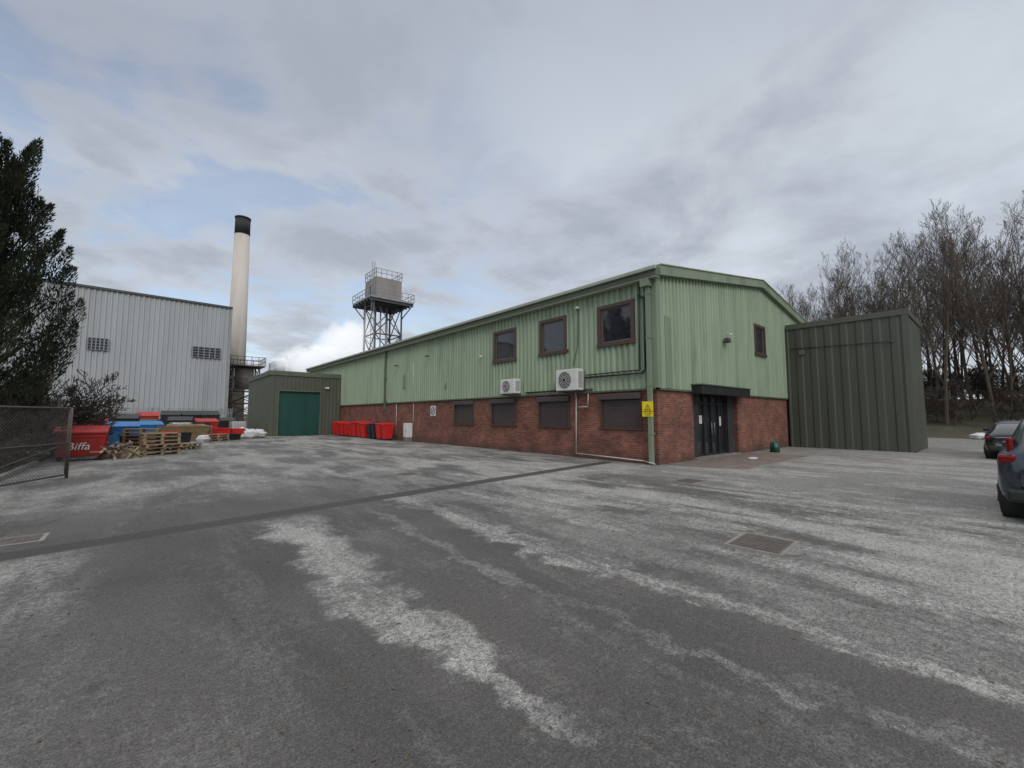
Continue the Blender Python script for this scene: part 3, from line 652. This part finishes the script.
for i in range(44):
    L=random.uniform(.3,.9); o=box(g,f'plank_{i+1}',-L/2,L/2,-.04,.04,-.010,.010,random.choice(['wood','board','wood','rust','rust']))
    o.location=(random.uniform(-.45,.5),random.uniform(-.4,.4),random.uniform(.05,.55)); o.rotation_euler=(random.uniform(-.4,.4),random.uniform(-.9,.9),random.uniform(0,3))
for i in range(6):
    s=random.uniform(.25,.45); o=box(g,f'carton_{i+1}',-s/2,s/2,-s/2,s/2,0,s*.8,'board'); o.location=(random.uniform(-.5,.5),random.uniform(-.1,.5),0); o.rotation_euler=(0,0,random.uniform(0,3))
g=grp('green_watering_can',(8.35,-.75,0))
tubes(g,'body',[((0,0,0),(0,0,.42),.2,.17)],'greenp',20); tubes(g,'spout',[((-.15,0,.12),(-.45,-.1,.5),.04,.025),((-.45,-.1,.5),(-.5,-.12,.53),.06,.07)],'greenp',10)
tubes(g,'handle',[((.15,0,.1),(.3,0,.3),.02,.02),((.3,0,.3),(.2,0,.55),.02,.02),((.2,0,.55),(-.1,0,.55),.02,.02),((-.1,0,.55),(-.13,0,.42),.02,.02)],'greenp',8)
blob('white_rag',4.4,-1.25,.28,.14,.04,'bag')
# ------------------------------------------------------------ cars
def car(name,x,y,rz,paint,L=4.6,Wd=1.86,H=1.66,est=True):
    g=grp(name,(x,y,0),rz); hw=Wd/2
    if est: st=[(0.0,.50,.80,.82,.70,.60),(.04,.36,.95,1.0,.86,.66),(.14,.27,1.02,1.16,.96,.68),(.34,.25,1.06,1.50,.99,.66),(.62,.25,1.06,1.62,1.0,.68),(1.2,.25,1.05,1.66,1.0,.70),(2.2,.25,1.03,1.66,1.0,.70),(2.75,.25,1.02,1.58,1.0,.68),(3.35,.25,1.01,1.12,.99,.72),(3.9,.26,.97,1.01,.98,.74),(4.35,.3,.88,.92,.92,.70),(4.55,.38,.76,.79,.80,.6),(4.6,.48,.62,.64,.66,.5)]
    else: st=[(0.0,.50,.78,.80,.72,.6),(.05,.34,.88,.93,.88,.66),(.2,.22,.94,1.12,.97,.66),(.5,.2,.95,1.36,1.0,.64),(.9,.2,.94,1.43,1.0,.66),(1.5,.2,.92,1.46,1.0,.68),(2.1,.2,.91,1.43,1.0,.66),(2.55,.2,.90,1.25,1.0,.66),(3.0,.2,.89,.98,.99,.70),(3.6,.21,.83,.87,.97,.72),(4.0,.28,.72,.76,.9,.66),(4.15,.4,.60,.62,.72,.5)]
    sc=L/st[-1][0]; v=[];f=[];mi=[]
    def ring(s):
        X,zb,zs,zr,w,rw=s; X*=sc; w*=hw; rw*=hw; rw=min(rw,w*.95)
        zm=(zb+zs)/2
        half=[(w*.80,zb),(w*.97,zb+.07),(w*1.0,zm),(w*.985,zs-.06),(w*.94,zs),(w*.90-(w*.90-rw)*.1,zs+.02+(zr-zs)*.08),(rw+.02,zr-.05*(zr-zs)-.01),(rw*.86,zr),(rw*.4,zr+.015)]
        return [(X,a,b) for a,b in half]+[(X,-a,b) for a,b in reversed(half)]
    n=18
    for s in st: v+=ring(s)
    for i in range(len(st)-1):
        a,b=st[i],st[i+1]; gh=(a[3]-a[2]>.25) or (b[3]-b[2]>.25)
        both=(a[3]-a[2]>.25) and (b[3]-b[2]>.25)
        for j in range(n):
            k=(j+1)%n; f.append((i*n+j,(i+1)*n+j,(i+1)*n+k,i*n+k))
            m_=0
            if j in (5,11) and gh: m_=1
            if gh and not both and j in (6,7,8,9,10): m_=1
            if j==17 or j in(0,16): m_=2
            mi.append(m_)
    f.append(tuple(range(n-1,-1,-1))); mi.append(0); f.append(tuple((len(st)-1)*n+j for j in range(n))); mi.append(0)
    o=mesh('bodyshell',v,f,[paint,'cglass','black'],g,mi,True); ss=o.modifiers.new('s','SUBSURF'); ss.levels=2; ss.render_levels=2
    wr=.36 if est else .32
    for nm,wx in (('rear',.85*sc),('front',(3.72 if est else 3.3)*sc)):
        for sd in (-1,1):
            yy=sd*(hw-.02)
            tubes(g,f'{nm}_arch',[((wx,yy-sd*.25,wr),(wx,yy+sd*.012,wr),wr+.07,wr+.07)],'rubber',28)
            tubes(g,f'{nm}_tyre',[((wx,yy-sd*.2,wr),(wx,yy+sd*.03,wr),wr,wr)],'rubber',28)
            tubes(g,f'{nm}_rim',[((wx,yy+sd*.01,wr),(wx,yy+sd*.04,wr),wr*.66,wr*.62)],'steel',20)
            tubes(g,f'{nm}_spokes',[((wx,yy+sd*.042,wr),(wx+wr*.6*math.cos(t*1.2566),yy+sd*.042,wr+wr*.6*math.sin(t*1.2566)),.035,.025) for t in range(5)],'dsteel',6)
    zt=.98 if est else .82
    for sd in (-1,1):
        o=box(g,'tail_lamp',.03,.20,min(sd*hw*.72,sd*hw*.93),max(sd*hw*.72,sd*hw*.93),zt-.10,zt+.04,'tail',.04)
        if est: o2=box(g,'tail_lamp_upright',.14,.30,min(sd*hw*.76,sd*hw*.84),max(sd*hw*.76,sd*hw*.84),zt+.02,zt+.30,'tail',.04)
        box(g,'door_mirror',2.75*sc,2.9*sc,min(sd*hw*1.0,sd*(hw+.18)),max(sd*hw*1.0,sd*(hw+.18)),.98,1.12,paint,.04)
    box(g,'number_plate',-.03,.02,-.26,.26,.70,.81,'plate',.01)
    box(g,'rear_bumper',-.05,.25,-hw*.86,hw*.86,.32,.52,'black',.05)
    boxes(g,'roof_rails',[(.7*sc,2.4*sc,sd*hw*.62-.02,sd*hw*.62+.02,H-.02,H+.04) for sd in (-1,1)],'steel' if est else 'black')
    return g
car('parked_suv',-3.0,-8.2,R(-6),'pblue'); car('parked_hatchback',10.8,-7.75,R(-3),'pblack',4.1,1.75,1.46,False)
# ------------------------------------------------------------ bare trees
def grow(seed,H,r0,levels,nkids,upr=.35,spread=.9):
    rnd=random.Random(seed); segs=[]
    def br(p,d,L,r,lv):
        n=4 if lv==0 else 3 if lv<3 else 2
        pts=[p]; dd=d.copy()
        for i in range(n):
            dd=(dd+Vector((rnd.uniform(-1,1),rnd.uniform(-1,1),rnd.uniform(-.6,1)*upr*1.5))*(.10 if lv==0 else .2)).normalized()
            pts.append(pts[-1]+dd*(L/n))
        for i in range(n):
            ra=r*(1-.8*i/n); rb=r*(1-.8*(i+1)/n); segs.append((pts[i],pts[i+1],ra,rb))
        if lv>=levels: return
        k=nkids[lv]
        for i in range(k):
            t=(.22 if lv==0 else .2)+(.78 if lv==0 else .78)*(i+rnd.random()*.8)/k; t=min(t,.99)
            q=t*n; a=int(q); q-=a; pp=pts[a].lerp(pts[a+1],q); base=(pts[a+1]-pts[a]).normalized()
            ph=rnd.uniform(0,6.28); o=base.orthogonal().normalized(); o=Matrix.Rotation(ph,3,base)@o
            nd=(base*(1-spread*.45)+o*spread*.75+Vector((0,0,upr))).normalized()
            LL=L*(rnd.uniform(.28,.44) if lv==0 else rnd.uniform(.4,.62))*(1.15-.55*t)
            br(pp,nd,LL,r*(1-.75*t)*.5+.004,lv+1)
    br(Vector((0,0,-.3)),Vector((0,0,1)),H,r0,0)
    return segs
def segmesh(name,segs,m):
    v=[];f=[]
    for a,b,ra,rb in segs:
        d=(b-a).normalized(); u=d.orthogonal().normalized(); w=d.cross(u); k=len(v); sd=6 if ra>.08 else 3
        for c,r in ((a,max(ra,.011)),(b,max(rb,.008))):
            for i in range(sd):
                t=2*math.pi*i/sd; v.append(tuple(c+u*(r*math.cos(t))+w*(r*math.sin(t))))
        for i in range(sd):
            j=(i+1)%sd; f.append((k+i,k+j,k+sd+j,k+sd+i))
    me=bpy.data.meshes.new(name); me.from_pydata(v,[],f); me.materials.append(M[m]); return me
tv=[segmesh(f'bare_tree_mesh_{i}',grow(100+i,14+i*.5,.15,4,[15,6,4,3],.5),'bark') for i in range(5)]
sv=[segmesh(f'bare_shrub_mesh_{i}',grow(200+i,2.6,.03,3,[12,6,4],.3,1.0),'barkd') for i in range(3)]
T=grp('bare_woodland'); rnd=random.Random(5)
cnt=0
for row in range(6):
    y=-34
    while y<14:
        x=37+row*3.4+rnd.uniform(-1.8,1.8); yy=y+rnd.uniform(-1,1)
        y+=rnd.uniform(1.3,2.6)
        lim=(x+12.76)*.285-7.45
        if yy>lim: continue
        o=bpy.data.objects.new(f'tree_{cnt}',tv[rnd.randrange(5)]); s=rnd.uniform(.78,1.06)*(1-.20*max(0,min(1,(yy+6)/14)))
        o.location=(x,yy,tz(x,yy)); o.rotation_euler=(rnd.uniform(-.05,.05),rnd.uniform(-.05,.05),rnd.uniform(0,6.28)); o.scale=(s*.85,s*.85,s); link(o,T); cnt+=1
for i in range(330):
    x=rnd.uniform(34,56); yy=rnd.uniform(-30,12)
    o=bpy.data.objects.new(f'shrub_{i}',sv[rnd.randrange(3)]); s=rnd.uniform(.7,1.5)
    o.location=(x,yy,tz(x,yy)-.2); o.rotation_euler=(rnd.uniform(-.3,.3),rnd.uniform(-.3,.3),rnd.uniform(0,6.28)); o.scale=(s*1.4,s*1.4,s); link(o,T)
def shrub(name,x,y,z,s,seed,n=9):
    g=grp(name,(x,y,z)); r2=random.Random(seed)
    for i in range(n):
        o=bpy.data.objects.new(f'stem_{i+1}',sv[i%3]); o.scale=(s*1.1,s*1.1,s*r2.uniform(.7,1.1)); a=r2.uniform(0,6.28); t=r2.uniform(.2,.85)
        o.rotation_euler=(t*math.cos(a),t*math.sin(a),r2.uniform(0,6)); o.location=(r2.uniform(-.4,.4),r2.uniform(-.4,.4),0); link(o,g)
shrub('bare_shrub',-15.3,16.8,.1,1.2,3,16); shrub('bare_shrub',-16.2,12.6,.1,.95,4,12); shrub('bare_shrub',-16.2,9.8,.1,.6,6,9)
def conifer(name,x,y,H,rad,seed,npl=75):
    g=grp(name,(x,y,0)); r2=random.Random(seed)
    tubes(g,'trunk',[((0,0,0),(.1,0,H*.5),.24,.15),((.1,0,H*.5),(.0,.1,H*.95),.15,.03)],'barkd',10)
    limbs=[];v=[];f=[]
    for i in range(npl):
        t=(i+.5)/npl; z0=.5+t*(H-2.6); rr=rad*(1-t)**.5*(.6+.4*min(1,t*5))*r2.uniform(.5,1.12); a=i*2.4+r2.uniform(-.4,.4)
        tip=Vector((rr*math.cos(a),rr*math.sin(a),z0+r2.uniform(.6,1.7))); base=Vector((0,0,z0-.4))
        limbs.append((base,tip,.05,.015))
        Lp=r2.uniform(1.3,2.6)*(1-.2*t); rp=r2.uniform(.24,.44)*(1-.3*t); ax=Vector((math.cos(a)*.28,math.sin(a)*.28,1)).normalized()
        cen=tip-ax*Lp*.4
        for k in range(700):
            s=r2.random(); prof=math.sin(math.pi*min(1,.08+s*.92))**.7*(1-.6*s)+.03
            ph=r2.uniform(0,6.28); q=rp*1.25*prof*math.sqrt(r2.random())
            p=cen+ax*(s*Lp)+Vector((math.cos(ph)*q,math.sin(ph)*q,0))
            if r2.random()<.25: p=base.lerp(tip,r2.random())+Vector((r2.gauss(0,.2),r2.gauss(0,.2),r2.gauss(0,.25)))
            d=(Vector((math.cos(ph),math.sin(ph),0))*r2.uniform(.1,.6)+ax*r2.uniform(.5,1.2)).normalized()
            l=r2.uniform(.08,.19); w=r2.uniform(.010,.020); sd=d.cross(Vector((r2.uniform(-1,1),r2.uniform(-1,1),r2.uniform(-1,1)))).normalized()*w
            kk=len(v); v+=[tuple(p-sd*.5),tuple(p+d*l*.5-sd),tuple(p+d*l),tuple(p+d*l*.5+sd)]; f.append((kk,kk+1,kk+2,kk+3))
    tubes(g,'limbs',limbs,'barkd',5); mesh('foliage',v,f,'fol',g)
conifer('conifer_tree',-16.7,13.4,11.0,2.5,1,100)
conifer('conifer_tree',-18.2,11.0,12.8,2.5,2,95)
v=[];f=[];r3=random.Random(9)
for i in range(3200):
    x=r3.uniform(-15,4); y=r3.uniform(-9,10); s=r3.uniform(.005,.02)
    a=r3.uniform(0,6.28); k=len(v); c,sn=math.cos(a)*s,math.sin(a)*s; h_=r3.uniform(.002,.012)
    v+=[(x-c,y-sn,.003),(x+sn*.5,y-c*.5,h_),(x+c,y+sn,.004),(x-sn*.5,y+c*.5,h_*.6)]; f.append((k,k+1,k+2,k+3))
mesh('leaf_litter',v,f,'leaf')
blob('white_bag_on_bank',31,-6.3,.6,.5,.25,'bag')
# ------------------------------------------------------------ world
w=bpy.data.worlds.new('World'); scene.world=w; w.use_nodes=True; nt=w.node_tree; nt.nodes.clear(); h=N(nt)
out=h.new('ShaderNodeOutputWorld'); sky=h.new('ShaderNodeTexSky',sky_type='NISHITA'); sky.sun_disc=False
tc=h.new('ShaderNodeTexCoord'); d=tc.outputs['Generated']; sp=h.new('ShaderNodeSeparateXYZ'); h.put(sp.inputs[0],d)
zz=h.math('ADD',h.math('MAXIMUM',sp.outputs[2],0),.16)
cx=h.new('ShaderNodeCombineXYZ'); h.put(cx.inputs[0],h.math('DIVIDE',sp.outputs[0],zz)); h.put(cx.inputs[1],h.math('DIVIDE',sp.outputs[1],zz)); cx.inputs[2].default_value=3.7
n1=h.noise(cx.outputs[0],.55,5,.52,.5); n2=h.noise(cx.outputs[0],1.9,6,.58,.25)
nn=h.math('ADD',h.math('MULTIPLY',n1,.45),h.math('MULTIPLY',n2,.55))
c1=h.mix(h.mr(nn,.39,.61),(.415,.45,.52),(.70,.745,.80))
elev=sp.outputs[2]
c1=h.mix(h.mr(elev,.42,.74,0,.5),c1,(.38,.42,.50))
c1=h.mix(h.mr(elev,.22,.0,0,.5),c1,(.66,.71,.76))
c1=h.mix(h.mr(elev,.76,.92,0,1),c1,(2.1,2.12,2.15))  # extra brightness added overhead, out of view, to light the ground
c1=h.mix(h.mr(elev,-.02,-.10),c1,(.10,.10,.095))
bg1=h.new('ShaderNodeBackground'); h.put(bg1.inputs[0],c1); bg1.inputs[1].default_value=1.0
bg2=h.new('ShaderNodeBackground'); h.put(bg2.inputs[0],sky.outputs[0]); bg2.inputs[1].default_value=.15
gap=h.math('MULTIPLY',h.mr(n2,.45,.60,0,1),h.mr(sp.outputs[1],.5,.9,.15,.9))
mx=h.new('ShaderNodeMixShader'); h.put(mx.inputs[0],h.math('SUBTRACT',.95,h.math('MULTIPLY',gap,.6))); h.put(mx.inputs[1],bg2.outputs[0]); h.put(mx.inputs[2],bg1.outputs[0]); nt.links.new(mx.outputs[0],out.inputs[0])
sd=Vector((-.35,-.75,.62)).normalized()
L=bpy.data.lights.new('sun','SUN'); L.energy=1.3; L.angle=R(25); L.color=(1,.96,.9)
lo=bpy.data.objects.new('sun',L); lo.rotation_euler=(-sd).to_track_quat('-Z','Y').to_euler(); lo.location=(0,0,40); link(lo)
sky.sun_rotation=math.atan2(sd.x,sd.y); sky.sun_elevation=math.asin(sd.z)
# ------------------------------------------------------------ camera
cd=bpy.data.cameras.new('camera'); co=bpy.data.objects.new('camera',cd); link(co); cd.sensor_width=36; cd.lens=422/1024*36; cd.clip_end=3000; cd.clip_start=.05
co.location=(-12.76,-7.45,1.6); co.rotation_euler=(R(90+4.336),0,R(-40.70)); scene.camera=co
scene.view_settings.view_transform='Standard'; scene.view_settings.look='None'; scene.view_settings.exposure=0
